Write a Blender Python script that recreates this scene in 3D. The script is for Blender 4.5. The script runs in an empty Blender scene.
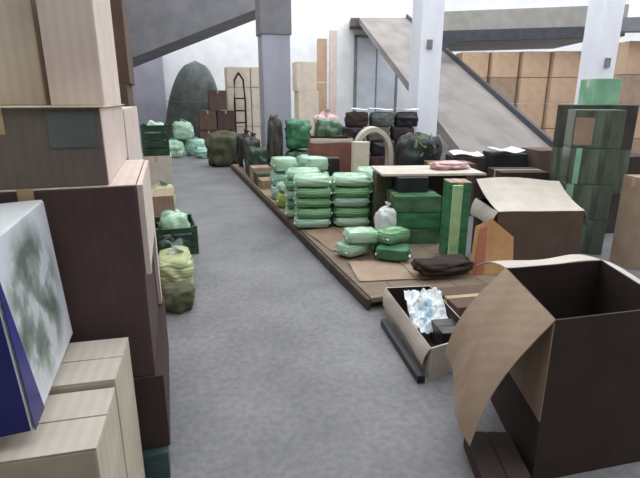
import bpy, bmesh, math, random
from mathutils import Vector, Matrix, noise
random.seed(4)
scene = bpy.context.scene
COL = scene.collection
R = math.radians
PI = math.pi

# ------------------------------------------------------------------ materials
def hexl(h):
    h = h.lstrip('#')
    c = [int(h[i:i+2], 16) / 255 for i in (0, 2, 4)]
    return tuple((v / 12.92 if v <= .04045 else ((v + .055) / 1.055) ** 2.4) for v in c)

def base_mat(name, rough=.8, metal=0.0):
    m = bpy.data.materials.new(name); m.use_nodes = True
    nt = m.node_tree
    b = nt.nodes['Principled BSDF']
    b.inputs['Roughness'].default_value = rough
    b.inputs['Metallic'].default_value = metal
    return m, nt, b

def mat(name, c1, c2=None, scale=6, rough=.8, bump=0.0, detail=4, metal=0.0, stretch=(1, 1, 1), lo=.35, hi=.65):
    """two-tone mottled surface"""
    m, nt, b = base_mat(name, rough, metal)
    tc = nt.nodes.new('ShaderNodeTexCoord')
    mp = nt.nodes.new('ShaderNodeMapping'); mp.inputs['Scale'].default_value = stretch
    nz = nt.nodes.new('ShaderNodeTexNoise'); nz.inputs['Scale'].default_value = scale; nz.inputs['Detail'].default_value = detail
    rp = nt.nodes.new('ShaderNodeValToRGB')
    rp.color_ramp.elements[0].position = lo; rp.color_ramp.elements[1].position = hi
    rp.color_ramp.elements[0].color = (*hexl(c1), 1)
    rp.color_ramp.elements[1].color = (*hexl(c2 or c1), 1)
    L = nt.links.new
    L(tc.outputs['Object'], mp.inputs['Vector']); L(mp.outputs['Vector'], nz.inputs['Vector'])
    L(nz.outputs['Fac'], rp.inputs['Fac']); L(rp.outputs['Color'], b.inputs['Base Color'])
    if bump:
        bp = nt.nodes.new('ShaderNodeBump'); bp.inputs['Strength'].default_value = bump; bp.inputs['Distance'].default_value = .01
        L(nz.outputs['Fac'], bp.inputs['Height']); L(bp.outputs['Normal'], b.inputs['Normal'])
    return m

def board_mat(name, c1, c2, rough=.85, lines=55, axis='X'):
    """cardboard: fibre mottling plus faint flute lines"""
    m, nt, b = base_mat(name, rough)
    L = nt.links.new
    tc = nt.nodes.new('ShaderNodeTexCoord')
    nz = nt.nodes.new('ShaderNodeTexNoise'); nz.inputs['Scale'].default_value = 5; nz.inputs['Detail'].default_value = 5
    rp = nt.nodes.new('ShaderNodeValToRGB')
    rp.color_ramp.elements[0].position = .3; rp.color_ramp.elements[1].position = .7
    rp.color_ramp.elements[0].color = (*hexl(c1), 1); rp.color_ramp.elements[1].color = (*hexl(c2), 1)
    wv = nt.nodes.new('ShaderNodeTexWave'); wv.bands_direction = axis
    wv.inputs['Scale'].default_value = lines / 6.28; wv.inputs['Distortion'].default_value = .6
    mx = nt.nodes.new('ShaderNodeMixRGB'); mx.blend_type = 'MULTIPLY'; mx.inputs['Fac'].default_value = .07
    L(tc.outputs['Object'], nz.inputs['Vector']); L(tc.outputs['Object'], wv.inputs['Vector'])
    L(nz.outputs['Fac'], rp.inputs['Fac']); L(rp.outputs['Color'], mx.inputs['Color1']); L(wv.outputs['Color'], mx.inputs['Color2'])
    L(mx.outputs['Color'], b.inputs['Base Color'])
    bp = nt.nodes.new('ShaderNodeBump'); bp.inputs['Strength'].default_value = .03; bp.inputs['Distance'].default_value = .002
    L(wv.outputs['Fac'], bp.inputs['Height']); L(bp.outputs['Normal'], b.inputs['Normal'])
    return m

def stripe_mat(name, cols, scale=9, rough=.35, axis='Z', distort=3.0, coat=.2):
    """printed plastic film with wavy bands"""
    m, nt, b = base_mat(name, rough)
    L = nt.links.new
    b.inputs['Coat Weight'].default_value = coat
    tc = nt.nodes.new('ShaderNodeTexCoord')
    wv = nt.nodes.new('ShaderNodeTexWave'); wv.bands_direction = axis
    wv.inputs['Scale'].default_value = scale; wv.inputs['Distortion'].default_value = distort; wv.inputs['Detail'].default_value = 2
    rp = nt.nodes.new('ShaderNodeValToRGB')
    n = len(cols)
    for i, c in enumerate(cols):
        e = rp.color_ramp.elements[i] if i < 2 else rp.color_ramp.elements.new(.5)
        e.color = (*hexl(c), 1)
    for i, e in enumerate(rp.color_ramp.elements):
        e.position = i / (n - 1)
    L(tc.outputs['Object'], wv.inputs['Vector']); L(wv.outputs['Fac'], rp.inputs['Fac']); L(rp.outputs['Color'], b.inputs['Base Color'])
    return m

def concrete_floor():
    m, nt, b = base_mat('worn_concrete', .62)
    L = nt.links.new
    tc = nt.nodes.new('ShaderNodeTexCoord')
    a = nt.nodes.new('ShaderNodeTexNoise'); a.inputs['Scale'].default_value = 1.3; a.inputs['Detail'].default_value = 6; a.inputs['Roughness'].default_value = .62
    r1 = nt.nodes.new('ShaderNodeValToRGB')
    r1.color_ramp.elements[0].position = .3; r1.color_ramp.elements[1].position = .7
    r1.color_ramp.elements[0].color = (*hexl('#6f6e71'), 1); r1.color_ramp.elements[1].color = (*hexl('#8f8e92'), 1)
    c = nt.nodes.new('ShaderNodeTexNoise'); c.inputs['Scale'].default_value = 26; c.inputs['Detail'].default_value = 4
    r2 = nt.nodes.new('ShaderNodeValToRGB')
    r2.color_ramp.elements[0].position = .33; r2.color_ramp.elements[1].position = .62
    r2.color_ramp.elements[0].color = (.72, .71, .69, 1); r2.color_ramp.elements[1].color = (1, 1, 1, 1)
    mx = nt.nodes.new('ShaderNodeMixRGB'); mx.blend_type = 'MULTIPLY'; mx.inputs['Fac'].default_value = .8
    L(tc.outputs['Object'], a.inputs['Vector']); L(tc.outputs['Object'], c.inputs['Vector'])
    L(a.outputs['Fac'], r1.inputs['Fac']); L(c.outputs['Fac'], r2.inputs['Fac'])
    L(r1.outputs['Color'], mx.inputs['Color1']); L(r2.outputs['Color'], mx.inputs['Color2']); L(mx.outputs['Color'], b.inputs['Base Color'])
    bp = nt.nodes.new('ShaderNodeBump'); bp.inputs['Strength'].default_value = .15; bp.inputs['Distance'].default_value = .004
    L(c.outputs['Fac'], bp.inputs['Height']); L(bp.outputs['Normal'], b.inputs['Normal'])
    return m

M = {}
M['floor'] = concrete_floor()
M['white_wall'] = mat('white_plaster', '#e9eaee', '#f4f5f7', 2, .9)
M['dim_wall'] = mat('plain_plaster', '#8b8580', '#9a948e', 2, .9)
M['grey_paint'] = mat('grey_paint', '#7c7b80', '#88878d', 3, .8)
M['lav_paint'] = mat('pale_column_paint', '#a2a2b0', '#b1b1be', 2, .8, stretch=(1, 1, .3))
M['white_paint'] = mat('white_column_paint', '#e6e8f2', '#f2f4fa', 2, .75, stretch=(1, 1, .3))
M['stair'] = mat('stair_concrete', '#7b7b80', '#8b8b90', 2.5, .85)
M['ramp'] = mat('ramp_concrete', '#7f7875', '#938c88', 2.2, .85, stretch=(1, .25, 1))
M['landing'] = mat('landing_timber', '#5a4f4c', '#6d5f5a', 4, .8)
M['dark_steel'] = mat('dark_steel', '#393b42', '#474a52', 8, .5)
M['fascia'] = mat('fascia_concrete', '#97948f', '#a5a29d', 3, .85)
M['tan'] = board_mat('tan_cardboard', '#a08975', '#b49d88')
M['kraft'] = board_mat('kraft_cardboard', '#c4a488', '#d4b69b')
M['cream'] = board_mat('cream_cardboard', '#d8cab6', '#e8dccb')
M['pink'] = board_mat('pinkish_cardboard', '#dcc9be', '#ead9d0')
M['pale'] = board_mat('pale_cardboard', '#c4b9ad', '#d8cec2')
M['flutes'] = board_mat('fluted_cream_cardboard', '#bcb29e', '#d2c8b4', lines=36, axis='Y')
M['greybrown'] = board_mat('grey_brown_cardboard', '#6a6059', '#776c64')
M['maroon'] = board_mat('dark_maroon_cardboard', '#4f3b3a', '#5a4545')
M['darkbrown'] = board_mat('dark_brown_cardboard', '#5e4a40', '#6d584c')
M['umber'] = board_mat('umber_cardboard', '#3a2d28', '#443631')
M['red_print'] = mat('faded_red_print', '#a8654e', '#bd7d66', 8, .6)
M['redbrown'] = board_mat('red_brown_cardboard', '#7f5547', '#936657')
M['orange'] = board_mat('orange_printed_cardboard', '#c08f5e', '#d3a878')
M['inside'] = board_mat('inside_shade_dark_brown', '#30231f', '#3b2c27')  # box interior shade put into the colour; also the sack's dark brown
M['tape'] = mat('packing_tape', '#b59a73', '#c6ac86', 12, .3)
M['white_tape'] = mat('pale_packing_tape', '#d8cfc2', '#e4dcd0', 12, .3)
M['teal'] = mat('teal_plastic', '#33474b', '#4a6063', 6, .5)
M['black'] = mat('black_plastic', '#1d1d20', '#2c2c31', 6, .45)
M['dark_green'] = mat('dark_green_film', '#24382d', '#38523f', 7, .4)
M['olive'] = mat('olive_cloth', '#474a35', '#5c5e45', 5, .85, bump=.3)
M['tarp'] = mat('grey_green_tarp', '#4d5453', '#676e6c', 3, .6, bump=.3)
M['white_film'] = mat('white_plastic_film', '#dfe5e4', '#f3f6f6', 4, .35)
M['blue_white'] = mat('white_and_blue_print', '#8fb7cf', '#f1f6f8', 9, .35, lo=.34, hi=.46)
M['green_pack'] = stripe_mat('green_printed_film', ['#558f58', '#7fb381', '#b9dcba', '#69a56c', '#467f4d'], 5)
M['pale_green'] = stripe_mat('pale_green_printed_film', ['#8fc09a', '#bcdcc3', '#dcefdf', '#7db38a', '#a3cdae'], 6)
M['mint'] = stripe_mat('mint_printed_film', ['#7fb79d', '#b2d8c6', '#cde6da', '#97c8b2'], 4)
M['lime'] = stripe_mat('lime_printed_film', ['#7f9c3a', '#a5c15a', '#cfe08f', '#6f8d36'], 6)
M['emerald'] = mat('emerald_film', '#2c5c40', '#5a9b74', 5, .35, stretch=(1, 1, 3), lo=.3, hi=.75)
M['deep_green'] = mat('deep_green_film', '#37523f', '#6f9474', 5, .4, stretch=(1, 1, 2), lo=.3, hi=.8)
M['forest'] = mat('forest_film_wrapped_carton', '#3a4438', '#7c8a78', 3.2, .35, stretch=(5, 5, .5), lo=.3, hi=.8)
M['wine'] = mat('wine_film_wrapped_carton', '#2e2425', '#54534c', 3, .4, stretch=(4, 4, .6), lo=.3, hi=.75)
M['light_green'] = mat('light_green_plastic', '#7fb894', '#a6d3b4', 5, .4)
M['strip_green'] = mat('light_green_edging', '#9cc68c', '#bcdba8', 9, .4)
M['leaf'] = mat('leaf_green', '#3f6b34', '#6c9a50', 9, .6)
M['veg'] = stripe_mat('yellow_green_sack_weave', ['#8d9a62', '#b5c08c', '#d9dfbf', '#9ba972'], 4, .7)
M['blue'] = mat('deep_blue_print', '#26286b', '#343786', 3, .4)
M['pink_film'] = mat('pink_plastic_film', '#cfa3a6', '#e5c5c6', 6, .4)
M['plank'] = mat('old_planks', '#766757', '#8c7c6b', 5, .85, stretch=(1, 8, 1))
M['sheet'] = board_mat('flattened_cardboard', '#8c7660', '#a38c73')
M['plank_edge'] = mat('dark_edge_timber', '#3d3430', '#57493f', 5, .8)
M['rubber'] = mat('black_rubber', '#1b1b1c', '#262627', 6, .7)
M['door_white'] = mat('door_panel_paint', '#cdd3dc', '#d9dee6', 3, .6)
M['wall_shadow'] = mat('lavender_wall_shadow', '#a7a5b3', '#b5b3c0', 2, .9)  # tone of the white wall in the stair's shadow
M['ceil'] = mat('ceiling_concrete', '#8a8a8c', '#97979a', 2, .9)

# printed picture panel: grey-green blotches on a pale ground
def picture_mat():
    m, nt, b = base_mat('pale_print_with_grey_green_blotches', .4)
    L = nt.links.new
    tc = nt.nodes.new('ShaderNodeTexCoord')
    nz = nt.nodes.new('ShaderNodeTexNoise'); nz.inputs['Scale'].default_value = 9; nz.inputs['Detail'].default_value = 3
    rp = nt.nodes.new('ShaderNodeValToRGB')
    els = rp.color_ramp.elements
    els[0].position = .36; els[0].color = (*hexl('#6d7a70'), 1)
    els[1].position = .62; els[1].color = (*hexl('#d3d9de'), 1)
    e = els.new(.5); e.color = (*hexl('#9ba69f'), 1)
    # picture sits in an oval in the middle of the face
    gr = nt.nodes.new('ShaderNodeTexGradient'); gr.gradient_type = 'SPHERICAL'
    mp = nt.nodes.new('ShaderNodeMapping'); mp.inputs['Scale'].default_value = (3.0, 3.3, 3.6)
    r2 = nt.nodes.new('ShaderNodeValToRGB'); r2.color_ramp.elements[0].position = .05; r2.color_ramp.elements[1].position = .35
    mx = nt.nodes.new('ShaderNodeMixRGB'); mx.inputs['Color1'].default_value = (*hexl('#dfe4ec'), 1)
    L(tc.outputs['Object'], nz.inputs['Vector']); L(nz.outputs['Fac'], rp.inputs['Fac'])
    L(tc.outputs['Object'], mp.inputs['Vector']); L(mp.outputs['Vector'], gr.inputs['Vector'])
    L(gr.outputs['Fac'], r2.inputs['Fac']); L(r2.outputs['Color'], mx.inputs['Fac'])
    L(rp.outputs['Color'], mx.inputs['Color2']); L(mx.outputs['Color'], b.inputs['Base Color'])
    return m
M['picture'] = picture_mat()

# ------------------------------------------------------------------ helpers
def link(name, me, m, parent=None):
    o = bpy.data.objects.new(name, me); COL.objects.link(o)
    if m is not None:
        me.materials.append(M[m] if isinstance(m, str) else m)
    if parent: o.parent = parent
    return o

def build(name, bm, m, parent=None, smooth=False, loc=None):
    bmesh.ops.recalc_face_normals(bm, faces=bm.faces[:])
    me = bpy.data.meshes.new(name); bm.to_mesh(me); bm.free()
    if smooth:
        for p in me.polygons: p.use_smooth = True
    o = link(name, me, m, parent)
    if loc: o.location = loc
    return o

def tag(o, label=None, cat=None, group=None, kind=None):
    if label: o['label'] = label
    if cat: o['category'] = cat
    if group: o['group'] = group
    if kind: o['kind'] = kind
    return o

def empty(name, loc, rz=0, label=None, cat=None, group=None, rot=None):
    o = bpy.data.objects.new(name, None); COL.objects.link(o)
    o.location = loc; o.rotation_euler = rot or (0, 0, R(rz)); o.empty_display_size = .1
    return tag(o, label, cat, group)

def copy_tree(o, parent=None):
    c = o.copy(); COL.objects.link(c); c.parent = parent
    for ch in list(o.children): copy_tree(ch, c)
    return c

def add_box(bm, x0, x1, y0, y1, z0, z1, bevel=0.0, mtx=None):
    t = bmesh.new()
    bmesh.ops.create_cube(t, size=1)
    for v in t.verts:
        v.co = Vector((x0 + (v.co.x + .5) * (x1 - x0), y0 + (v.co.y + .5) * (y1 - y0), z0 + (v.co.z + .5) * (z1 - z0)))
    if bevel: bmesh.ops.bevel(t, geom=t.edges[:], offset=bevel, segments=2, affect='EDGES', profile=.6)
    merge(bm, t, mtx)

def merge(bm, t, mtx=None):
    if mtx is not None: t.transform(mtx)
    me = bpy.data.meshes.new('tmp'); t.to_mesh(me); t.free()
    bm.from_mesh(me); bpy.data.meshes.remove(me)

def add_prism(bm, pts, off):
    """planar polygon pts (3D) extruded by vector off"""
    off = Vector(off)
    a = [bm.verts.new(Vector(p)) for p in pts]
    b = [bm.verts.new(Vector(p) + off) for p in pts]
    n = len(pts)
    bm.faces.new(a); bm.faces.new(list(reversed(b)))
    for i in range(n):
        bm.faces.new((a[i], b[i], b[(i + 1) % n], a[(i + 1) % n]))

def add_tube(bm, path, r, n=8):
    path = [Vector(p) for p in path]
    rings = []
    for i, p in enumerate(path):
        d = (path[min(i + 1, len(path) - 1)] - path[max(i - 1, 0)]).normalized()
        u = d.orthogonal().normalized() if abs(d.z) > .99 else d.cross(Vector((0, 0, 1))).normalized()
        v = d.cross(u)
        rr = r[i] if isinstance(r, (list, tuple)) else r
        rings.append([bm.verts.new(p + (u * math.cos(2 * PI * k / n) + v * math.sin(2 * PI * k / n)) * rr) for k in range(n)])
    for a, b in zip(rings, rings[1:]):
        for k in range(n): bm.faces.new((a[k], a[(k + 1) % n], b[(k + 1) % n], b[k]))
    bm.faces.new(list(reversed(rings[0]))); bm.faces.new(rings[-1])

def mb(*boxes, bevel=0.0):
    bm = bmesh.new()
    for b in boxes: add_box(bm, *b, bevel=bevel)
    return bm

def blob(sx, sy, sz, seed=0, amp=.12, freq=2.2, sub=4, flat=True, square=0.0):
    """soft lump standing on z=0"""
    bm = bmesh.new()
    bmesh.ops.create_icosphere(bm, subdivisions=sub, radius=1)
    for v in bm.verts:
        p = v.co.copy()
        if square:
            q = p / max(abs(p.x), abs(p.y), abs(p.z))
            p = p.lerp(q, square)
        n = noise.noise(p * freq + Vector((seed * 7.3, seed * 3.1, seed))) + .4 * noise.noise(p * freq * 2.6 + Vector((seed, 9, 4)))
        p *= 1 + amp * n
        p = Vector((p.x * sx, p.y * sy, (p.z + 1) * sz))
        if flat and p.z < .12 * sz * 2: p.z = max(0, p.z * .35)
        v.co = p
    return bm

def structure(name, bm, m, label=None):
    o = build(name, bm, m); o['kind'] = 'structure'
    if label: o['label'] = label
    return o

# ------------------------------------------------------------------ kinds of things
def carton(label, x0, x1, y0, y1, z0, z1, m, rz=0, side=None, group=None, tape='tape', name='carton', cat='box', patch=None, lip=0.0, parts=True, tape_front=True):
    """closed carton: body, two top flaps, tape"""
    sx, sy, sz = x1 - x0, y1 - y0, z1 - z0
    e = empty(name, ((x0 + x1) / 2, (y0 + y1) / 2, z0), rz, label, cat, group)
    t = .005
    bm = mb((-sx / 2, sx / 2, -sy / 2, sy / 2, 0, sz - t), bevel=min(.006, sx * .03))
    build('body', bm, m, e)
    if parts:
        along_x = sx >= sy
        for s in (-1, 1):
            if along_x:
                a, b = sorted((s * .003, s * (sy / 2 + lip)))
                f = mb((-sx / 2 - lip, sx / 2 + lip, a, b, sz - t, sz), bevel=.0015)
            else:
                a, b = sorted((s * .003, s * (sx / 2 + lip)))
                f = mb((a, b, -sy / 2 - lip, sy / 2 + lip, sz - t, sz), bevel=.0015)
            build('flap', f, side or m, e)
        if tape:
            w = .025
            if along_x:
                tp = mb((-sx / 2 - .001, sx / 2 + .001, -w, w, sz, sz + .0012), (sx / 2 - .001, sx / 2 + .0015, -w, w, sz - min(.09, sz * .4), sz + .0012), (-sx / 2 - .0015, -sx / 2 + .001, -w, w, sz - min(.09, sz * .4), sz + .0012))
            else:
                tp = mb((-w, w, -sy / 2 - .001, sy / 2 + .001, sz, sz + .0012), (-w, w, -sy / 2 - .0015, -sy / 2 + .001, sz - min(.09, sz * .4), sz + .0012), (-w, w, sy / 2 - .001, sy / 2 + .0015, sz - min(.09, sz * .4), sz + .0012))
            build('tape_strip', tp, tape, e)
    if patch:
        u0, u1, v0, v1, pm = patch
        build('printed_patch', mb((-sx / 2 + u0 * sx, -sx / 2 + u1 * sx, -sy / 2 - .003, -sy / 2 + .001, v0 * sz, v1 * sz)), pm, e)
    return e

def pack_mesh(l, w, h, seed):
    bm = bmesh.new()
    bmesh.ops.create_cube(bm, size=2)
    bmesh.ops.subdivide_edges(bm, edges=bm.edges[:], cuts=7, use_grid_fill=True)
    for v in bm.verts:
        p = v.co.copy()
        q = p.normalized() * 1.25
        p = p.lerp(q, .38)
        n = noise.noise(p * 1.7 + Vector((seed * 5.1, 2, seed)))
        p *= 1 + .07 * n
        v.co = Vector((p.x * l / 2, p.y * w / 2, (p.z + .97) * h / 2))
        if v.co.z < .004: v.co.z = 0
    me_bm = bm
    return me_bm

def pack_proto(l, w, h, seed, m, seal_m, cat='pack', name='wrapped_pack', fin=.012):
    e = empty(name, (0, 0, 0)); e['category'] = cat
    build('body', pack_mesh(l, w, h, seed), m, e, smooth=True)
    for s in (-1, 1):
        bm = bmesh.new()
        n = 9
        # crimped end seal: a thin zigzag fin
        pts = [(s * (l / 2 - .014), -w * .42 + w * .84 * k / (n - 1), h * .48 + (.004 if k % 2 else -.004)) for k in range(n)]
        out = [(s * (l / 2 + fin), -w * .44 + w * .88 * k / (n - 1), h * .42 + (.006 if k % 2 else -.006)) for k in range(n)]
        a = [bm.verts.new(p) for p in pts]; b = [bm.verts.new(p) for p in out]
        a2 = [bm.verts.new((p[0], p[1], p[2] + .003)) for p in pts]; b2 = [bm.verts.new((p[0], p[1], p[2] + .003)) for p in out]
        for k in range(n - 1):
            bm.faces.new((a[k], a[k + 1], b[k + 1], b[k])); bm.faces.new((a2[k], b2[k], b2[k + 1], a2[k + 1]))
            bm.faces.new((b[k], b[k + 1], b2[k + 1], b2[k]))
        build('seal', bm, seal_m, e)
    return e

def bag(label, loc, sx, sy, sz, m, seed, group=None, neck=True, neck_m=None, name='bag', cat='bag', rz=0, amp=.22, square=.4):
    """lumpy filled bag with a gathered neck"""
    e = empty(name, loc, rz, label, cat, group)
    build('body', blob(sx / 2 * .86, sy / 2 * .86, sz / 2 * (.86 if neck else .92), seed, amp, 2.1, 4, True, square), m, e, smooth=True)
    if neck:
        bm = bmesh.new()
        r0 = min(sx, sy) * .16
        add_tube(bm, [(0, 0, sz * .78), (0.01, 0, sz * .86), (.015, .005, sz * .89), (.03, .01, sz * .95)], [r0 * 1.3, r0 * .6, r0 * .5, r0 * 1.1], 12)
        for v in bm.verts: v.co += Vector((noise.noise(v.co * 30), noise.noise(v.co * 30 + Vector((4, 4, 4))), 0)) * r0 * .35
        build('neck', bm, neck_m or m, e, smooth=True)
    return e

def sheet_bm(pts_fn, nu, nv, t):
    bm = bmesh.new()
    top = [[bm.verts.new(Vector(pts_fn(i / nu, j / nv))) for j in range(nv + 1)] for i in range(nu + 1)]
    bot = [[bm.verts.new(Vector(pts_fn(i / nu, j / nv)) - Vector((0, 0, t))) for j in range(nv + 1)] for i in range(nu + 1)]
    for i in range(nu):
        for j in range(nv):
            bm.faces.new((top[i][j], top[i + 1][j], top[i + 1][j + 1], top[i][j + 1]))
            bm.faces.new((bot[i][j], bot[i][j + 1], bot[i + 1][j + 1], bot[i + 1][j]))
    for i in range(nu):
        bm.faces.new((top[i][0], bot[i][0], bot[i + 1][0], top[i + 1][0])); bm.faces.new((top[i][nv], top[i + 1][nv], bot[i + 1][nv], bot[i][nv]))
    for j in range(nv):
        bm.faces.new((top[0][j], top[0][j + 1], bot[0][j + 1], bot[0][j])); bm.faces.new((top[nu][j], bot[nu][j], bot[nu][j + 1], top[nu][j + 1]))
    return bm

def open_box(name, label, foot, z0, h, m, inner, flaps, cat='box', t=.008, group=None, contents=None):
    """open carton on a four-corner footprint (world xy, anticlockwise: near-left, near-right, far-right, far-left).
    flaps: list of (edge index, length, angle below horizontal deg, material, taper)"""
    cx = sum(p[0] for p in foot) / 4; cy = sum(p[1] for p in foot) / 4
    e = empty(name, (cx, cy, z0), 0, label, cat, group)
    F = [Vector((p[0] - cx, p[1] - cy, 0)) for p in foot]
    def inset(d):
        return [f - Vector((f.x, f.y, 0)).normalized() * d for f in F]
    G = inset(t * 1.5)
    bm = bmesh.new()
    o0 = [bm.verts.new(f) for f in F]; o1 = [bm.verts.new(f + Vector((0, 0, h))) for f in F]
    i1 = [bm.verts.new(g + Vector((0, 0, h))) for g in G]
    for k in range(4):
        n = (k + 1) % 4
        bm.faces.new((o0[k], o0[n], o1[n], o1[k])); bm.faces.new((o1[k], o1[n], i1[n], i1[k]))
    bm.faces.new(list(reversed(o0)))
    build('body', bm, m, e)
    bm = bmesh.new()
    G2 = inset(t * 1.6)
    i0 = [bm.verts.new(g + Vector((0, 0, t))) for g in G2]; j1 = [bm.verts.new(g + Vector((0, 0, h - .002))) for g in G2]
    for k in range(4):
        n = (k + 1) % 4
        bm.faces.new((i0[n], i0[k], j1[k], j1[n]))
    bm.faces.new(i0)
    me = bpy.data.meshes.new('shaded_lining'); bm.to_mesh(me); bm.free()
    link('shaded_lining', me, inner, e)
    for (k, L, ang, fm, taper) in flaps:
        a = F[k] + Vector((0, 0, h)); b = F[(k + 1) % 4] + Vector((0, 0, h))
        d = (b - a).normalized(); out = Vector((d.y, -d.x, 0))
        def fn(u, v, a=a, b=b, d=d, out=out, L=L, ang=ang, taper=taper):
            s = taper * v * (b - a).length
            p = (a + d * s).lerp(b - d * s, u)
            bend = R(ang + 14 * (v - .5))
            lm = L * (1 + .08 * math.sin(u * 5 + k))
            return p + out * (math.cos(bend) * lm * v) + Vector((0, 0, -math.sin(bend) * lm * v + .006 * math.sin(u * 7 + v * 3)))
        build('flap', sheet_bm(fn, 8, 6, .005), fm, e)
    return e

# ------------------------------------------------------------------ camera
cam = bpy.data.cameras.new('camera'); co = bpy.data.objects.new('camera', cam); COL.objects.link(co)
cam.sensor_width = 36; cam.lens = 27; cam.clip_start = .05; cam.clip_end = 200
co.location = (0, 0, 1.55)
pitch = math.atan(139 / 480)
co.rotation_euler = (PI / 2 - pitch, 0, R(-17.2))
scene.camera = co

# ------------------------------------------------------------------ setting
XL, XR, YF, YB, ZC = -2.0, 14.5, -2.5, 20.6, 6.6
structure('floor', mb((XL, XR, YF, YB, -.2, 0)), 'floor')
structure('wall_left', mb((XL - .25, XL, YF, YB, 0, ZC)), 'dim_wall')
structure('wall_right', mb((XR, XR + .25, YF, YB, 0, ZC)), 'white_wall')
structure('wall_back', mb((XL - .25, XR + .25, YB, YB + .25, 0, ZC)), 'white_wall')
structure('shade_wall_front', mb((XL - .25, XR + .25, YF - .25, YF, 0, ZC)), 'dim_wall')  # unseen wall behind the camera, added to keep near faces dark
# unseen roof with long skylight openings, the nearest added to light front faces
structure('ceiling', mb((XL - .25, XR + .25, YF - .25, -1.6, ZC, ZC + .2), (XL - .25, XR + .25, 1.6, 3.0, ZC, ZC + .2), (XL - .25, XR + .25, 8.0, 8.8, ZC, ZC + .2), (XL - .25, XR + .25, 14.0, 14.6, ZC, ZC + .2),
          (XL - .25, XR + .25, YB - .3, YB + .25, ZC, ZC + .2), (XL - .25, XL + .3, YF, YB, ZC, ZC + .2), (XR - .8, XR + .25, YF, YB, ZC, ZC + .2)), 'ceil')

def column(x0, x1, y0, y1, m, label):
    bm = mb((x0, x1, y0, y1, 0, ZC), bevel=.02)
    add_box(bm, x0 - .03, x1 + .03, y0 - .03, y1 + .03, 0, .12, bevel=.01)
    return structure('column', bm, m, label)
column(2.0, 2.6, 10.5, 11.0, 'lav_paint', 'pale lavender-grey square column left of the tall leaning boards')
cl = build('column_upper_band', mb((1.975, 2.625, 10.475, 11.025, 2.86, ZC)), 'grey_paint'); cl['kind'] = 'structure'  # darker grey band around the upper column
column(4.62, 5.08, 8.6, 9.0, 'white_paint', 'bright white square column in front of the sloping ramp')
column(7.48, 7.92, 7.3, 7.7, 'white_paint', 'white square column above the dark green carton stacks')

for cx_, cy_, cz_ in ((4.8, 8.585, 2.55), (7.7, 7.285, 2.2)):
    sb = build('switch_box', mb((cx_ - .05, cx_ + .05, cy_ - .03, cy_ + .02, cz_ - .08, cz_ + .08), bevel=.006), 'grey_paint'); sb['kind'] = 'structure'
# stair flight crossing the upper left: sloped parapet slab seen from below
d = Vector((3.18, -.98, 1.18)); a = Vector((-1.3, 15.05, 2.46)); b = a + d * 1.26
bm = bmesh.new()
add_prism(bm, [a, b, b + Vector((0, 0, 2.2)), a + Vector((0, 0, 2.2))], Vector((.3, .95, 0)) * 1.3)
structure('stair_flight', bm, 'stair', 'grey concrete stair flight crossing the white wall, its underside sloping down to the left')

# ramp in the middle
foot = Vector((6.22, 6.72, 0)); dirr = Vector((2.13, 11.25, 4.22)); top = foot + dirr * 1.12
side = Vector((.955, -.296, 0)) * .94
bm = bmesh.new()
nrm = dirr.cross(side).normalized()
if nrm.z < 0: nrm = -nrm
add_prism(bm, [foot - side, foot + side, top + side, top - side], -nrm * .22)
structure('ramp', bm, 'ramp', 'broad grey concrete ramp sloping down from a landing behind the white column')
bm = bmesh.new()
e0, e1 = foot + side, top + side
sd = side.normalized() * .07
add_prism(bm, [e0, e0 + sd, e1 + sd, e1], nrm * .13)
structure('ramp_curb', bm, 'dark_steel')
# landing at the head of the ramp
bm = bmesh.new()
l0 = top - side * 1.35; l1 = top + side
back = Vector((.296, .955, 0)) * 1.3
add_prism(bm, [l0, l1, l1 + back, l0 + back], (0, 0, -.3))
structure('landing', bm, 'landing')

# mezzanine edge on the right: dark steel beam, grey fascia, white upstand, floor behind
def vp(u, v, z):   # metres across / along the line of sight
    return Vector((u * .9553 + v * .2957, -u * .2957 + v * .9553, z))
def slab(name, u0, u1, v0, v1, z0, z1, m, skew=0.0, label=None):
    bm = bmesh.new()
    add_prism(bm, [vp(u0, v0, z0), vp(u1, v0 - skew, z0), vp(u1, v1 - skew, z0), vp(u0, v1, z0)], (0, 0, z1 - z0))
    return structure(name, bm, m, label)
slab('beam', 3.2, 8.3, 15.3, 15.7, 3.22, 3.5, 'dark_steel', 1.2, 'dark steel beam under the grey mezzanine edge')
slab('fascia', 3.2, 8.3, 15.32, 15.6, 3.5, 4.02, 'fascia', 1.2)
slab('upstand', 3.2, 8.3, 15.35, 15.5, 4.02, 4.9, 'white_wall', 1.2)
slab('mezzanine_slab', 4.2, 8.3, 15.6, 19.5, 3.3, 3.6, 'fascia', 1.2)
bm = bmesh.new(); add_prism(bm, [vp(3.25, 15.2, 3.25), vp(4.1, 15.0, 3.25), vp(3.6, 15.13, 2.95), vp(3.25, 15.2, 2.8)], vp(0, .3, 0))  # dark wedge added for the black shadow in the mezzanine corner
structure('shadow_wedge', bm, 'dark_steel')
slab('beam', 6.3, 9.6, 11.0, 11.3, 2.95, 3.22, 'grey_paint', .3, 'grey beam running right from the right-hand white column')

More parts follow.
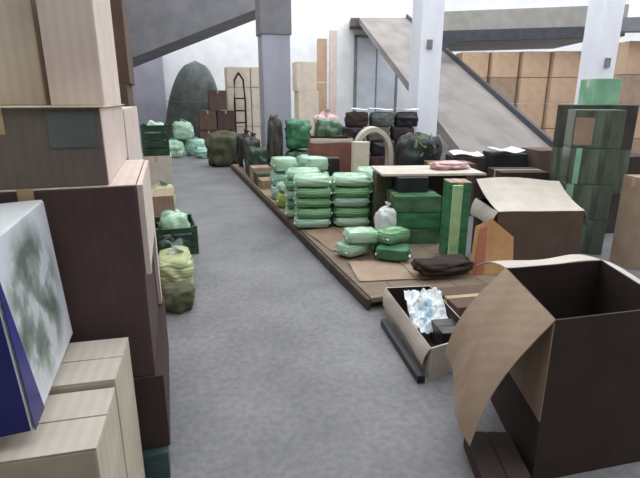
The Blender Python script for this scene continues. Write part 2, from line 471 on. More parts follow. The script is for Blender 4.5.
# pale double door on the back wall
bm = mb((8.0, 9.85, YB - .1, YB - .04, 0, 4.1))
dr = structure('door_1', bm, 'door_white')
build('door_frame', mb((7.9, 8.0, YB - .14, YB, 0, 4.2), (9.85, 9.95, YB - .14, YB, 0, 4.2), (7.9, 9.95, YB - .14, YB, 4.1, 4.2)), 'grey_paint', dr)
build('door_rail', mb((8.9, 8.95, YB - .12, YB - .09, 0.02, 4.08)), 'grey_paint', dr)
structure('stair_shadow_panel', mb((-1.9, .02, 20.0, 20.15, 0, 3.9)), 'wall_shadow', 'lavender-grey panel added as the stair shadow left of the tarp heap')  # panel added to carry the stair's shadow on the white wall
structure('baseboard_back', mb((XL, 7.9, YB - .04, YB, 0, .14), (9.95, XR, YB - .04, YB, 0, .14)), 'grey_paint')

# ------------------------------------------------------------------ left foreground stack
G = 'cartons in the tall front stack on the left'
e = empty('pallet', (-.46, 2.35, 0), 0, 'dark teal plastic pallet under the left front carton stack', 'pallet')
build('deck', mb(*[(-.39, .35, -.55 + k * .2, -.41 + k * .2, .1, .13) for k in range(6)], bevel=.004), 'teal', e)
for y in (-.55, -.03, .49): build('bottom_board', mb((-.39, .35, y, y + .1, 0, .022), bevel=.004), 'teal', e)
for x in (-.39, -.07, .25):
    for y in (-.55, -.03, .49):
        build('block', mb((x, x + .1, y, y + .1, .022, .1), bevel=.004), 'teal', e)
carton('dark brown low carton on the teal pallet, bottom of the left front stack', -.82, -.1, 1.84, 2.72, .13, .47, 'umber', group=G)
carton('large dark maroon carton in the middle of the left front stack', -.84, -.13, 1.85, 2.66, .47, 1.255, 'maroon', group=G, side='pink')
e = carton('wide grey-brown carton with its lit right side painted pale, topping the left front stack', -.86, -.22, 1.86, 2.78, 1.255, 1.53, 'greybrown', group=G, side='cream', patch=(.74, .97, .5, .93, 'tarp'), lip=.014)
build('lit_side', mb((.318, .3225, -.455, .455, .004, .268)), 'pink', e)['label'] = 'right side of the carton painted pale as lit'  # light falling on this side is put into its pale colour
# pale sheet added for the lit upper side of the maroon carton
e = empty('cardboard_sheet', (-.109, 2.42, .9), 0, 'pale sheet added as the lit aisle side of the left stack', 'cardboard')
bm = bmesh.new(); add_prism(bm, [(-.018, -.55, 0), (-.018, .1, 0), (-.018, .16, -.425), (-.018, .26, -.425), (-.018, .24, .35), (-.018, -.55, .35)], (.018, 0, 0))
build('sheet', bm, 'pink', e)
build('edge_strip', mb((0, .003, -.55, -.51, 0, .35)), 'white_tape', e)
G = 'cartons in the second left stack'
carton('pale pinkish tall carton standing behind the maroon carton, aisle side', -.95, -.2, 3.0, 4.25, 0, .78, 'pink', group=G, side='cream')
carton('pale pinkish carton lying on the tall one behind the left front stack', -.95, -.225, 2.95, 4.3, .78, 1.5, 'pink', group=G, side='cream')
# cartons on top (cut by the frame's upper edge)
G = 'pale cartons on top of the left stack'
carton('tan carton with vertical ribs at the upper left corner', -.86, -.43, 2.1, 2.75, 1.53, 2.05, 'cream', group=G)
carton('pinkish cream carton beside the tan one on the left stack', -.395, -.215, 2.0, 2.72, 1.53, 2.02, 'pink', group=G)
carton('narrow dark tan carton wedged behind the two pale top cartons', -.5, -.33, 2.82, 3.3, 1.5, 1.8, 'tan', group=G)
# brown stack further back
G = 'brown cartons stacked behind the left cartons'
zz = 0
for k, (hh, lb) in enumerate([(.85, 'dark reddish-brown carton at the bottom of the tall stack beyond the left cartons'), (.85, 'dark reddish-brown carton in the middle of the tall stack beyond the left cartons'), (.95, 'dark reddish-brown carton topping the tall stack beyond the left cartons')]):
    carton(lb, -1.1, -.3 - .03 * (k == 1), 5.0, 5.8, zz, zz + hh, 'darkbrown', group=G, tape='redbrown')
    zz += hh

# cream stack at lower left (rotated a little)
G = 'cartons in the row at the lower left'
def lowcarton(label, y0, y1, h, dx, m='flutes', sm='pale'):
    e = carton(label, -.78, -.215 - dx, y0, y1, 0, h, m, rz=-4, side=sm, group=G, tape=None)
    return e
lowcarton('cream fluted carton of the lower left row, touching the maroon stack', 1.5, 1.79, .695, .0)
lowcarton('cream fluted carton of the lower left row, nearer the camera', 1.2, 1.485, .675, .022)
lowcarton('dark olive-brown low carton before the cream fluted ones at the lower left corner', .88, 1.185, .5, .046, 'olive', 'umber')

# printed box on the cream row
pbx = e = empty('printed_box', (-.632, 1.5, .712), 0, 'white and dark blue printed box standing on the cream cartons at far left', 'box')
build('body', mb((-.25, .235, -.27, .3, 0, .505), bevel=.006), 'white_film', e)
build('blue_panel', mb((-.245, .23, -.273, -.269, .005, .5)), 'blue', e)['label'] = 'deep blue end of the box'
bm = mb((-.002, .002, -.262, .292, -.247, .247))
o = build('picture_panel', bm, 'picture', e, loc=(.236, 0, .252)); o['label'] = 'pale side printed with grey-green blotches'
bm = bmesh.new(); add_prism(bm, [(0, -.27, -.25), (0, -.17, -.25), (0, -.25, .16), (0, -.27, .2)], (.002, 0, 0))
build('blue_band', bm, 'blue', e, loc=(.239, 0, .252))

pbx.rotation_euler = (0, R(-3), 0)
# goods on the floor along the left of the aisle
G = 'goods on the floor along the left of the aisle'
def floor_crate(label, x, y, sx, sy, h, m, rz):
    e = empty('crate', (x, y, 0), rz, label, 'crate', G)
    bm = bmesh.new()
    for z in [k * h / 4 for k in range(4)]:
        add_box(bm, -sx / 2, sx / 2, -sy / 2, -sy / 2 + .012, z + .01, z + h / 4 - .012); add_box(bm, -sx / 2, sx / 2, sy / 2 - .012, sy / 2, z + .01, z + h / 4 - .012)
        add_box(bm, -sx / 2, -sx / 2 + .012, -sy / 2, sy / 2, z + .01, z + h / 4 - .012); add_box(bm, sx / 2 - .012, sx / 2, -sy / 2, sy / 2, z + .01, z + h / 4 - .012)
    build('slats', bm, m, e)
    build('base', mb((-sx / 2, sx / 2, -sy / 2, sy / 2, 0, .012)), m, e)
    for sx_ in (-1, 1):
        for sy_ in (-1, 1):
            x0, y0 = sx_ * (sx / 2 - .02), sy_ * (sy / 2 - .02)
            build('corner_post', mb((x0 - .022, x0 + .022, y0 - .022, y0 + .022, 0, h), bevel=.004), m, e)
    return e
floor_crate('dark green slatted crate at the aisle edge, under the white-topped bag', -.02, 5.25, .42, .6, .3, 'dark_green', 3)
bag('white and green bag lying in the dark green aisle crate', (-.02, 5.25, .015), .38, .54, .42, 'pale_green', 11, G, False, amp=.2)
bag('pale yellow-green sack on the floor nearest the camera, left of the aisle', (-.03, 4.12, 0), .36, .62, .34, 'veg', 12, G, True, 'white_film')
bag('olive sack slumped behind the pale yellow-green sack', (-.03, 3.62, 0), .28, .34, .2, 'olive', 13, G, False)
bag('dark green sack leaning on the pinkish cartons before the slatted crate', (-.05, 4.7, 0), .3, .36, .3, 'dark_green', 15, G, True)
carton('pale carton on the floor under the dark green crate beyond the brown stack', -.45, .02, 8.0, 8.6, 0, .7, 'pale', group=G)
floor_crate('dark green crate on the pale carton beyond the brown stack', -.2, 8.3, .4, .5, .48, 'dark_green', 0).location.z = .705
bag('pale green bag in the dark green crate on the pale carton', (-.2, 8.3, .72), .36, .46, .54, 'pale_green', 17, G, False)
bag('pale sack on the floor just before the pale carton at left', (-.15, 7.3, 0), .4, .5, .42, 'veg', 18, G, True)
carton('low tan carton on the floor between the sacks at left', -.55, .0, 6.2, 6.8, 0, .4, 'tan', group=G)

# far left end
G = 'white-green bags at the far end of the aisle'
for k, (x, y, z) in enumerate([(.1, 14.2, 0), (.72, 14.6, 0), (.4, 14.35, .5), (.95, 13.9, 0)]):
    bag(['pale mint bag at far aisle end, leftmost on the floor', 'pale mint bag at far aisle end, second on the floor', 'pale mint bag lying on top of the two at the far aisle end', 'small pale mint bag at far aisle end, nearest the dark tarp'][k], (x, y, z), .66, .55, .55 if k < 3 else .35, 'mint' if k % 2 else 'pale_green', 20 + k, G)
# tarp-covered heap
e = empty('tarp_heap', (.85, 18.7, 0), -17, 'tall dark grey-green tarp draped over a rounded heap by the white wall', 'tarp')
bm = bmesh.new()
nu, nv = 28, 16
def tarp_pt(i, j):
    t = i / nu * 2 * PI; v = j / nv
    r = (1 - v ** 2.6) ** .5 if v < 1 else 0
    fold = 1 + .07 * math.sin(t * 9) * (1 - v)
    return Vector((math.cos(t) * 1.0 * r * fold + .28 * v, math.sin(t) * .7 * r * fold, v * 2.9))
rings = [[bm.verts.new(tarp_pt(i, j)) for i in range(nu)] for j in range(nv)]
tip = bm.verts.new((.28, 0, 2.9))
for j in range(nv - 1):
    for i in range(nu): bm.faces.new((rings[j][i], rings[j][(i + 1) % nu], rings[j + 1][(i + 1) % nu], rings[j + 1][i]))
for i in range(nu): bm.faces.new((rings[-1][i], rings[-1][(i + 1) % nu], tip))
bm.faces.new(list(reversed(rings[0])))
build('cover', bm, 'tarp', e, smooth=True)
bm = bmesh.new()
for zz in (.7, 1.5):
    add_tube(bm, [Vector((math.cos(k / 32 * 2 * PI) * 1.06 * (1 - (zz / 2.9) ** 2.6) ** .5 + .28 * zz / 2.9, math.sin(k / 32 * 2 * PI) * .76 * (1 - (zz / 2.9) ** 2.6) ** .5, zz)) for k in range(33)], .012, 6)
build('rope', bm, 'plank', e)
# dark crates beside it
G = 'dark maroon crates stacked beside the tarp'
k = 0
for (x, z, nm) in [(1.25, 0, 'lower left'), (1.82, 0, 'lower right'), (1.25, .62, 'middle left'), (1.82, .62, 'middle right'), (1.6, 1.24, 'topmost')]:
    carton(f'dark maroon carton beside the grey-green tarp, {nm} of its stack', x - .27, x + .27, 16.1, 16.7, z, z + .6, 'maroon' if k % 2 else 'darkbrown', group=G); k += 1
carton('small pinkish carton lying on the dark maroon ones by the tarp', 1.15, 1.5, 15.95, 16.3, 1.24, 1.6, 'pink', group=G) if False else None
# hand truck leaning by the beige boxes
e = empty('hand_truck', (2.4, 16.95, 0), -14, 'dark upright hand truck in front of the beige carton wall', 'hand truck')
bm = bmesh.new()
for s in (-.18, .18): add_tube(bm, [(s, 0, .12), (s, .1, 1.5), (s * .8, .02, 2.2), (0, -.02, 2.42)], .035, 8)
build('frame', bm, 'rubber', e)
bm = bmesh.new()
for z in (.4, .8, 1.2, 1.6): add_tube(bm, [(-.18, .02 + z * .05, z), (.18, .02 + z * .05, z)], .025, 8)
build('crossbar', bm, 'rubber', e)
build('toe_plate', mb((-.24, .24, -.3, .02, .02, .05)), 'rubber', e)
for s in (-.26, .26):
    bm = bmesh.new(); add_tube(bm, [(s - .04, .06, .14), (s + .04, .06, .14)], .14, 20); build('wheel', bm, 'rubber', e)

# beige cartons behind, right of the truck
G = 'beige cartons in the far wall of boxes'
rowsn = ['bottom', 'second', 'third', 'top']
for r_ in range(4):
    for c in range(2):
        carton(f"beige carton in the far wall of boxes by the lavender column, {rowsn[r_]} row, {'left' if c == 0 else 'right'} one", 2.06 + c * .82, 2.85 + c * .82, 17.35, 18.05, r_ * .66, r_ * .66 + .645, 'cream', group=G, rz=0)
# tall boards right of the column
G = 'tall boards leaning by the back wall'
for k, (x, w, h, m, lb) in enumerate([(5.12, .34, 3.5, 'kraft', 'tallest tan board standing right of the lavender column'), (5.48, .26, 3.75, 'pink', 'tall pinkish board beside the tallest tan board')]):
    e = empty('board_bundle', (x, 16.3 - k * .1, 0), 0, lb, 'board', G)
    bm = bmesh.new()
    for q in range(4): add_box(bm, -w / 2 + .006 * q, w / 2 - .004 * q, q * .03, q * .03 + .025, 0, h - .05 * q, bevel=.003)
    build('boards', bm, m, e)
    build('strap', mb((-w / 2 - .004, w / 2 + .004, -.004, .125, h * .6, h * .6 + .04)), 'white_tape', e)
G = 'cream cartons right of the lavender column'
for k, (z, h, dx) in enumerate([(0, .9, 0), (.9, .95, .04), (1.85, .9, -.02)]):
    carton(['cream carton at the bottom of the column-side stack', 'cream carton in the middle of the column-side stack', 'cream carton at the top of the column-side stack'][k], 4.2 + dx, 4.9 + dx, 16.1, 16.7, z, z + h, 'cream', group=G)
bag('pink plastic bag on the floor before the tall boards', (4.65, 14.4, .0), .9, .7, 1.35, 'pink_film', 33)

# cartons behind the ramp on the right
G = 'kraft cartons stacked behind the ramp'
n = 0
for r_ in range(4):
    for c in range(5):
        p = vp(4.58 + c * .86, 15.4 - c * .1, 0)
        nm = f"orange-tan kraft carton behind the ramp, {['bottom','second','third','top'][r_]} row, {['first','second','third','fourth','fifth'][c]} from the left"
        e = carton(nm, p.x - .4, p.x + .4, p.y - .3, p.y + .3, r_ * .73, r_ * .73 + .715, 'kraft' if (r_ * 2 + c * 3) % 7 else 'tan', rz=-14, group=G, tape='redbrown' if (c + r_) % 2 == 0 else 'tape')
# cartons right of the right column
G = 'kraft cartons beyond the right column'
for k in range(4):
    for c in range(2):
        p = vp(7.1 + c * .78, 11.6, 0)
        carton(f"orange-tan carton beyond the right white column, {['bottom','second','third','top'][k]} of the {['left','right'][c]} pile", p.x - .36, p.x + .36, p.y - .3, p.y + .3, k * .7, k * .7 + .69, 'kraft' if (k + c) % 2 else 'tan', rz=-12, group=G)

# ------------------------------------------------------------------ low platform along the aisle
e = empty('platform', (1.34, 3.12, 0), 0, 'low plank platform with dark edge along the right of the aisle', 'platform')
build('edge_beam', mb((0, .035, 0, 8.3, 0, .092), bevel=.006), 'plank_edge', e)
bm = bmesh.new()
for k in range(5): add_box(bm, .037 + k * .255, .287 + k * .255, 0, 4.63 if k > 1 else 8.3, .06, .1, bevel=.004)
build('planks', bm, 'plank', e)
for k in range(9):
    build('bearer', mb((.037, 1.3 if k < 5 else .53, (0.1, 1.1, 2.1, 3.1, 4.4, 5.4, 6.4, 7.3, 8.1)[k], (0.2, 1.2, 2.2, 3.2, 4.5, 5.5, 6.5, 7.4, 8.2)[k], 0, .059)), 'plank_edge', e)
PZ = .1

# cardboard sheets lying on the platform
G = 'flattened cardboard on the platform'
def flat_sheet(label, x, y, sx, sy, z, rz, m='sheet', seed=0):
    e = empty('cardboard_sheet', (x, y, z), rz, label, 'cardboard', G)
    def fn(u, v): return ((u - .5) * sx, (v - .5) * sy, .012 + .012 * noise.noise(Vector((u * 3, v * 3, seed))))
    bm = sheet_bm(fn, 10, 8, .006)
    build('panel', bm, m, e)
    bm = mb((-sx * .1, sx * .1, -sy / 2 + .01, sy / 2 - .01, .0, .004)) if False else mb((-.004, .004, -sy / 2 + .01, sy / 2 - .01, .016, .026))
    build('crease', bm, 'tan', e)
    return e
flat_sheet('flat tan cardboard sheet on the platform before the small green packs', 1.92, 3.62, .95, .5, PZ, -10, 'tan', 1)
flat_sheet('brown cardboard sheet under the big green pile at the platform edge', 1.78, 4.75, .7, .85, PZ, 4, 'sheet', 2)
flat_sheet('brown cardboard sheet at the platform edge beyond the big green pile', 1.6, 7.3, .45, 1.6, PZ, 0, 'sheet', 3)

# big pile of green wrapped packs
G = 'green wrapped packs in the big pile'
protos = [pack_proto(.405, .46, .108, 3 + k, m, 'white_film') for k, m in enumerate(['green_pack', 'pale_green', 'green_pack', 'mint'])]
used = set()
layers = ['bottom', 'second', 'third', 'fourth', 'top']
colsn = ['aisle-end', 'second', 'third']
for L_ in range(5):
    for c in range(3):
        for r_ in range(2):
            if L_ == 4 and c == 1 and r_ == 1: continue
            k = [1, 0, 2, 0, 1][L_] if (c + r_ + L_) % 3 else (0 if L_ % 2 else 3)
            o = protos[k] if k not in used else copy_tree(protos[k]); used.add(k)
            o['label'] = f"green film-wrapped pack in the big platform pile, {layers[L_]} layer, {colsn[c]} column, {'front' if r_ == 0 else 'back'} one"
            o['group'] = G
            o.location = (1.58 + c * .45 + random.uniform(-.02, .02) + .012 * r_, 5.4 + r_ * .5 + c * .0 + random.uniform(-.02, .02), PZ + .022 + L_ * .119)
            o.rotation_euler = (random.uniform(-.012, .012), random.uniform(-.012, .012), R(-13) + random.uniform(-.05, .05))
            o.location.y -= c * .09
G = 'pale packs left of the big green pile'
def pack(label, loc, l, w, h, m, rz, seed, group=None, rot=None):
    e = pack_proto(l, w, h, seed, m, 'white_film'); e.location = loc
    e.rotation_euler = rot or (0, 0, R(rz)); tag(e, label, 'pack', group); return e
pack('lime green pack at the platform edge beside the big pile', (1.58, 6.55, PZ + .015), .36, .38, .19, 'lime', -10, 50, G)
pack('second lime pack stacked on the first at platform edge', (1.6, 6.55, PZ + .23), .34, .36, .1, 'pale_green', 8, 51, G)
for k, (x, y, z) in enumerate([(1.6, 7.1, 0), (1.61, 7.12, .21), (1.62, 7.08, .42), (2.06, 7.0, 0), (2.08, 7.02, .21), (2.06, 7.0, .42)]):
    pack(['mint block pack, bottom of the left mint pair-stack', 'mint block pack, middle of the left mint stack', 'mint block pack, top of the left mint stack', 'mint block pack, bottom of the right mint stack', 'mint block pack, middle of the right mint stack', 'mint block pack, top of the right mint stack'][k], (x, y, PZ + .02 + z), .34, .38, .19, 'mint' if k % 3 != 2 else 'pale_green', -8 + k * 4, 60 + k, G)
# cream upright pack standing behind the pile
e = carton('cream upright carton standing at the back of the big green pile', 2.62, 2.86, 6.7, 6.9, PZ, .95, 'cream', rz=-12, tape='white_tape')

# small white-green packs in front
G = 'white-green packs on the flat cardboard'
for k, (x, y, z, rz, m) in enumerate([(1.62, 4.15, 0, 20, 'pale_green'), (1.93, 3.9, 0, -30, 'emerald'), (1.68, 4.12, .125, -5, 'pale_green'), (1.98, 4.18, .0, -5, 'emerald'), (1.97, 4.04, .125, 24, 'green_pack')]):
    pack(['white-green pack lying at the platform edge, left one', 'emerald pack between the white-green packs', 'white-green pack resting tilted on the left one', 'emerald pack at the right end of the small packs', 'green pack lying on the emerald packs'][k], (x, y, PZ + .03 + z), .3, .22, .11, m, rz, 80 + k, G, rot=(.03 * (k % 2), .03 * ((k % 3) - 1), R(rz)))
bag('white plastic bag standing between the small packs and dark box', (2.07, 4.4, PZ), .24, .22, .46, 'white_film', 41)
G = 'green cartons under the cardboard table top'
for k in range(3):
    carton(['deep green carton under the beige board, bottom', 'deep green carton under the beige board, middle', 'deep green carton under the beige board, top'][k], 2.2, 2.68, 4.3, 4.75, PZ + k * .17, PZ + k * .17 + .165, ['deep_green', 'emerald', 'deep_green'][k], rz=-14, group=G, side='emerald')
carton('small black carton on the deep green ones beneath the beige board', 2.3, 2.62, 4.5, 4.8, PZ + .515, .765, 'black', rz=-12, tape=None)
carton('olive carton beside the black one beneath the beige board', 2.2, 2.38, 4.88, 5.12, PZ, .765, 'olive', rz=-12, tape=None)
# supports + beige board top
carton('tall dark carton holding up the right end of the beige board', 2.75, 3.25, 4.75, 5.2, PZ, .765, 'umber', rz=-12)
e = empty('board', (2.72, 4.88, .768), -13, 'broad beige board laid across the dark cartons like a table top', 'board')
build('panel', mb((-.52, .62, -.33, .36, 0, .022), bevel=.004), 'pale', e)
build('edge_strip', mb((-.52, .62, -.334, -.328, 0, .024)), 'white_tape', e)
bag('pinkish white film bundle lying on the right of the beige board', (3.05, 4.85, .79), .5, .34, .09, 'pink_film', 43, None, False)
# black bag with green leaves, and bent cardboard
e = bag('black bag stuffed with green leaves behind the beige board', (3.7, 6.75, 0), .76, .66, 1.14, 'black', 44, None, False)
for k in range(12):
    bm = bmesh.new()
    w, l = .07, .26
    add_prism(bm, [(-w * .2, 0, 0), (-w, l * .4, 0), (0, l, 0), (w, l * .4, 0), (w * .2, 0, 0)], (0, 0, .004))
    lf = build('leaf', bm, 'leaf', e); a = -1.3 + k * .22
    lf.location = (.24 * math.sin(a), -.2 - .08 * math.cos(a), .62 + .12 * (k % 3)); lf.rotation_euler = (R(60), a * .8, a)
e = empty('bent_cardboard', (3.13, 7.25, 0), -17, 'sheet of beige cardboard bent into an arch left of the black bag', 'cardboard')
def arch(u, v):
    t = PI * (.02 + .96 * u)
    return (-.3 * math.cos(t), (v - .5) * .5, .55 + .55 * math.sin(t) if True else 0)
bm = bmesh.new()
outer = []; inner = []
for i in range(17):
    t = PI * i / 16
    outer.append((-.31 * math.cos(t), .72 + .42 * math.sin(t))); inner.append((-.24 * math.cos(t), .72 + .35 * math.sin(t)))
outer = [(-.31, 0)] + outer + [(.31, 0)]; inner = [(-.24, 0)] + inner + [(.24, 0)]
poly = outer + inner[::-1]
for i in range(len(outer) - 1):
    q = [outer[i], outer[i + 1], inner[i + 1], inner[i]]
    add_prism(bm, [(a, -.22, b) for a, b in q], (0, .44, 0))
build('sheet', bm, 'pale', e)

# heap of dark bundles by the white column, white sheets on it
G = 'dark bundles heaped before the door'
tiers = [('floor', 0, .56, 0), ('second', .55, .27, .1), ('third', .81, .27, -.06), ('topmost', 1.07, .27, .05)]
hm = ['black', 'umber', 'tarp', 'tarp', 'black', 'greybrown', 'black', 'greybrown', 'umber', 'umber', 'tarp', 'black']
for t_, (tn, tz, th, off) in enumerate(tiers):
    for c in range(3):
        p = vp(.66 + off * .5 + c * .46, 9.3, tz)
        e = bag(f"dark slumped bundle in the heap left of the white column, {tn} tier, {['left', 'middle', 'right'][c]} one", p, .5, .5, th * 1.08, hm[t_ * 3 + c], 90 + t_ * 3 + c, G, False, name='bundle', cat='bundle', amp=.12, square=.7, rz=-17)
for k, (u, zt) in enumerate(((.68, 1.36), (1.14, 1.36), (1.6, 1.36))):
    p = vp(u, 9.28, zt)
    e = empty('paper_sheet', p, -17 + 9 * (k - 1), ['white paper sheet on top of the dark heap, left one', 'white paper sheet on top of the dark heap, middle one', 'white paper sheet on top of the dark heap, beside the white column'][k], 'paper')
    def fn(u_, v, k=k): return ((u_ - .5) * .42, (v - .5) * .34, .012 * math.sin(u_ * 5 + k) + .02 * noise.noise(Vector((u_ * 3, v * 3, k))) + .03)
    build('sheet', sheet_bm(fn, 8, 6, .004), 'white_film', e)

# red-brown open carton
p0 = (2.28, 8.05); 
open_box('open_carton', 'red-brown open carton with a pale rim behind the mint packs', [(2.3, 8.0), (3.0, 7.8), (3.12, 8.35), (2.42, 8.55)], 0, .92, 'redbrown', 'inside', [(0, .07, 80, 'pale', 0), (2, .2, 25, 'pale', .05), (1, .18, 60, 'pale', .05)])
# black carton added for the shadow at the bottom of that box
carton('black low carton added as shadow in front of the red-brown open carton', 2.1, 2.62, 7.3, 7.64, PZ, .66, 'black', rz=-14, tape=None)
# green bags by the column
G = 'green bags at the foot of the lavender column'
for k, (x, y, z, m) in enumerate([(2.5, 9.7, 0, 'deep_green'), (3.12, 9.5, 0, 'emerald'), (2.52, 9.66, .6, 'emerald'), (3.12, 9.5, .6, 'deep_green'), (2.6, 9.0, 0, 'mint'), (1.62, 9.35, 0, 'dark_green')]):
    bag(['deep green bag on the floor before the lavender column', 'emerald bag on the floor right of the deep green bag', 'emerald bag on top of the column-foot bags, left', 'deep green bag on top of the column-foot bags, right', 'mint bag before the column-foot bags', 'blackish green bag at the platform edge by the column'][k], (x, y, z + (PZ if x < 1.9 else 0)), .58 if x > 1.9 else .46, .52, .62, m, 100 + k, G, k % 3 == 1, square=.55, amp=.28)
# dark olive rounded bag, black/white bags near far edge
bag('dark olive rounded sack at the far end of the platform', (1.28, 12.0, 0), .95, .8, .9, 'olive', 110, None, False)
bag('black bag beside the olive sack on the platform end', (1.64, 10.9, PZ), .45, .45, .85, 'black', 111)
bag('small white bag at the foot of the black bag', (1.6, 10.35, PZ), .26, .26, .32, 'white_film', 112)
bag('dark purple-grey bag between black bag and lavender column', (1.62, 9.9, PZ), .4, .4, .85, 'wine', 113)
bag('tall dark purple-grey sack standing against the foot of the lavender column', (2.06, 9.75, 0), .36, .4, 1.35, 'wine', 114, None, False, name='sack', cat='sack')
G = 'low goods along the platform edge'
for k in range(3):
    y = 7.85 + k * .44
    carton(f"low dusty brown carton along the platform edge, {['first','second','third','fourth','fifth'][k]} beyond the mint packs", 1.42, 1.76 + .04 * (k % 2), y, y + .4, PZ, PZ + .16 + .05 * (k % 3), ['sheet', 'olive', 'tan', 'darkbrown', 'sheet'][k], group=G, tape=None)
for k, (x, y, h, m) in enumerate([(2.06, 8.35, .4, 'mint'), (2.1, 9.0, .5, 'deep_green')]):
    bag(['mint bag left of the red-brown carton', 'deep green bag behind the mint bag'][k], (x, y, 0), .34, .4, h, m, 120 + k)

# ------------------------------------------------------------------ tall green sheet pack, orange flap, open box (right middle)
carton('tall emerald carton standing upright right of the deep green ones', 2.44, 2.64, 3.76, 3.98, PZ, .83, 'emerald', rz=-16, side='tan')
e = empty('edge_strip_bundle', (2.4, 3.63, PZ), -16, 'pale green strip standing against the tall emerald carton', 'strip')
build('strip', mb((-.05, .035, -.02, .02, 0, .73), bevel=.004), 'strip_green', e)
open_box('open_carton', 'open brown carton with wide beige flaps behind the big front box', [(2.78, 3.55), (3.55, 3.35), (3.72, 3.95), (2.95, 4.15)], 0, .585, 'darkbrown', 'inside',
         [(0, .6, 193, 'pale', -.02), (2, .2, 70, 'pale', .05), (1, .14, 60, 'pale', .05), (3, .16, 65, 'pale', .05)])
e = empty('printed_board', (2.56, 3.3, .102), -14, 'orange printed cardboard panel leaning on the open brown carton', 'cardboard')
bm = bmesh.new(); add_prism(bm, [(-.19, 0, 0), (.2, 0, 0), (.22, .1, .3), (.02, .13, .46), (-.12, .11, .4)], (0, -.008, .003))
build('panel', bm, 'orange', e)
bm = bmesh.new(); add_prism(bm, [(-.15, -.012, .0), (-.06, -.012, 0), (-.02, .1, .4), (-.09, .095, .38)], (0, -.003, .001))
build('printed_stripe', bm, 'red_print', e)
# dark folded sheets behind the open boxes, in front of the ramp foot
G = 'dark bundles at the foot of the ramp'
for k in range(5):
    p = vp(2.2 + k * .56, 7.35 - .1 * k, 0)
    carton(f"dark bundle of sheets at the ramp foot, {['first','second','third','fourth','fifth'][k]} from the white column", p.x - .24, p.x + .24, p.y - .25, p.y + .25, 0, .8 + .06 * ((k * 7) % 3 - 1), ['umber', 'black', 'darkbrown', 'black', 'umber'][k], rz=-20 + 5 * k, group=G, tape=None, name='dark_bundle', cat='bundle')
for k, u in enumerate((2.2, 2.76)):
    p = vp(u, 7.3 - .1 * k, .8 + .06 * ((k * 7) % 3 - 1) + .03)
    e = empty('paper_sheet', p, -17 + 20 * k, ['white paper sheet lying on the dark ramp-foot bundles, left', 'white paper sheet lying on the dark ramp-foot bundles, right'][k], 'paper')
    def fn(a, b, k=k): return ((a - .5) * .45, (b - .5) * .3, .02 * math.sin(a * 6 + k) + .03 * b)
    build('sheet', sheet_bm(fn, 8, 5, .004), 'white_film', e)
# more cartons filling behind
carton('low dark brown carton between the beige board and the ramp-foot bundles', 3.4, 4.0, 5.65, 6.1, 0, .72, 'darkbrown', rz=-15)
carton('dark umber carton behind the open brown carton', 4.0, 4.6, 4.95, 5.45, 0, .68, 'umber', rz=-15)

# ------------------------------------------------------------------ stacks on the right
G = 'film-wrapped dark green cartons in the near right stack'
hs = [.37, .36, .36, .37]; z = 0
for k, h in enumerate(hs):
    carton(f"dark green film-wrapped carton, {['bottom','second','third','top'][k]} of the stack in front of the right column", 3.94, 4.38, 3.76, 4.2, z, z + h - .004, 'forest', rz=-36 + random.uniform(-2, 2), group=G, side='deep_green', tape=None,
           patch=[None, (.05, .2, .0, 1, 'light_green'), (.12, .24, .0, 1, 'light_green'), (.02, .4, .08, .8, 'tan')][k])
    z += h
G = 'dark cartons in the far right stack'
z = 0
for k, h in enumerate([.5, .5, .5]):
    carton(f"dark wine and green carton, {['bottom','middle','top'][k]} of the stack at the right edge", 4.56, 5.16, 4.35, 4.95, z, z + h - .004, 'wine' if k != 1 else 'forest', rz=-12 + 2 * k, group=G, side='deep_green', tape=None)
    z += h
carton('light green carton on top of the dark right stack before the white column', 4.66, 4.96, 4.45, 4.75, 1.5, 1.78, 'light_green', rz=-12, tape='white_tape')
carton('tan carton at the right edge below the dark stack', 4.12, 4.5, 3.2, 3.5, 0, .86, 'tan', rz=-14)

# ------------------------------------------------------------------ big open box, right foreground
A = (1.34, 1.32); B = (1.54, 1.87); Cc = (2.10, 1.83); D = (1.90, 1.28)
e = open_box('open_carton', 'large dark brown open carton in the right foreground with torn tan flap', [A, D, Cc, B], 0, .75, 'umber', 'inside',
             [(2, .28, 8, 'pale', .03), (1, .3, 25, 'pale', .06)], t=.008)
cx = (A[0] + B[0] + Cc[0] + D[0]) / 4; cy = (A[1] + B[1] + Cc[1] + D[1]) / 4
def flapfn(u, v):
    a = Vector((A[0] - cx, A[1] - cy, .75)); b = Vector((B[0] - cx, B[1] - cy, .75))
    p = a.lerp(b, u)
    out = .27 * v + .05 * math.sin(v * PI) + .02 * math.sin(u * 6) * v
    dn = .56 * v - .06 * u * v + .02 * math.sin(u * 4 + 1) * v
    return p + Vector((-.94 * out, .34 * out, -dn + .003))
f = build('flap', sheet_bm(flapfn, 10, 12, .006), 'tan', e); f['label'] = 'long torn tan flap hanging down on the aisle side'
bm = bmesh.new()
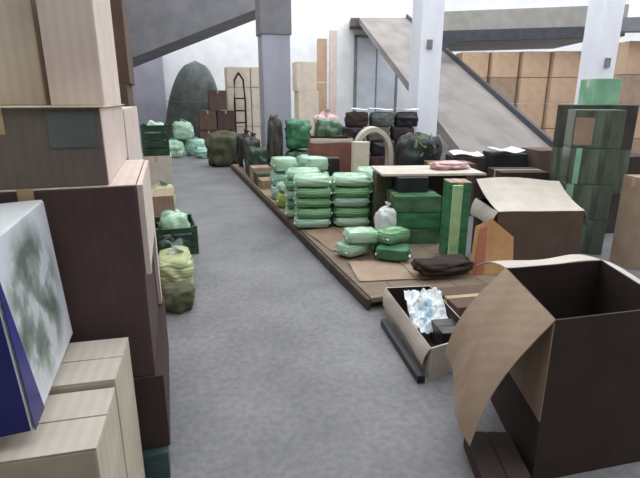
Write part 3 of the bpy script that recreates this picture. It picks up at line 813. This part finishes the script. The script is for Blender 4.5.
def wall(u0, u1, z0, z1):
    a = Vector((A[0] - cx, A[1] - cy, 0)); b = Vector((B[0] - cx, B[1] - cy, 0)); n = Vector((-.94, .34, 0)) * .004
    add_prism(bm, [a.lerp(b, u0) + Vector((0, 0, z0)), a.lerp(b, u1) + Vector((0, 0, z0)), a.lerp(b, u1) + Vector((0, 0, z1)), a.lerp(b, u0) + Vector((0, 0, z1))], n)
wall(.0, 1, .3, .748)
build('lit_side', bm, 'tan', e)  # light painted in: tan upper side, shaded lower part left dark

bag('dark brown folded sack lying on the platform behind the tray', (2.15, 3.4, PZ + .035), .62, .3, .13, 'inside', 140, None, False, name='sack', cat='sack')
carton('flat dark brown carton on the floor between the cardboard tray and the platform', 1.87, 2.5, 2.66, 3.04, 0, .14, 'darkbrown', rz=-6)
carton('low dark brown carton on the floor against the big front box', 1.13, 1.33, 1.22, 1.58, 0, .08, 'umber', rz=-19, tape=None)
# tray with crumpled white-blue wrapper at the platform's near corner
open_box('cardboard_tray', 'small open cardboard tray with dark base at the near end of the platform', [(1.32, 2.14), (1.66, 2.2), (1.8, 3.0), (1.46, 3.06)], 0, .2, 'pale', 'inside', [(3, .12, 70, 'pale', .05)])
e = empty('dark_strip', (1.235, 2.12, 0), -8, 'black plastic strip lying along the tray at the aisle edge', 'strip')
build('strip', mb((0, .045, 0, .75, 0, .05), bevel=.006), 'black', e)
e = empty('wrapper', (1.6, 2.68, .015), -15, 'crumpled white and pale blue plastic wrapper in the cardboard tray', 'wrapper')
def wr(u, v):
    q = Vector((u * 4, v * 4, 3))
    return ((u - .5) * .26, (v - .5) * .34, 0.07 + .16 * v + .05 * noise.noise(q) + .03 * noise.noise(q * 3))
build('film', sheet_bm(wr, 22, 22, .004), 'blue_white', e)
carton('black small carton in the tray behind the wrapper', 1.55, 1.75, 2.35, 2.55, .01, .15, 'wine', rz=-8, tape=None)

# ------------------------------------------------------------------ light: sky through the roof openings
w = bpy.data.worlds.new('world'); scene.world = w; w.use_nodes = True
bg = w.node_tree.nodes['Background']; bg.inputs['Color'].default_value = (.93, .97, 1.0, 1); bg.inputs['Strength'].default_value = 3.1

scene.view_settings.view_transform = 'Standard'
scene.view_settings.look = 'None'
scene.view_settings.gamma = 1
scene.view_settings.use_curve_mapping = False
scene.view_settings.exposure = 0.0
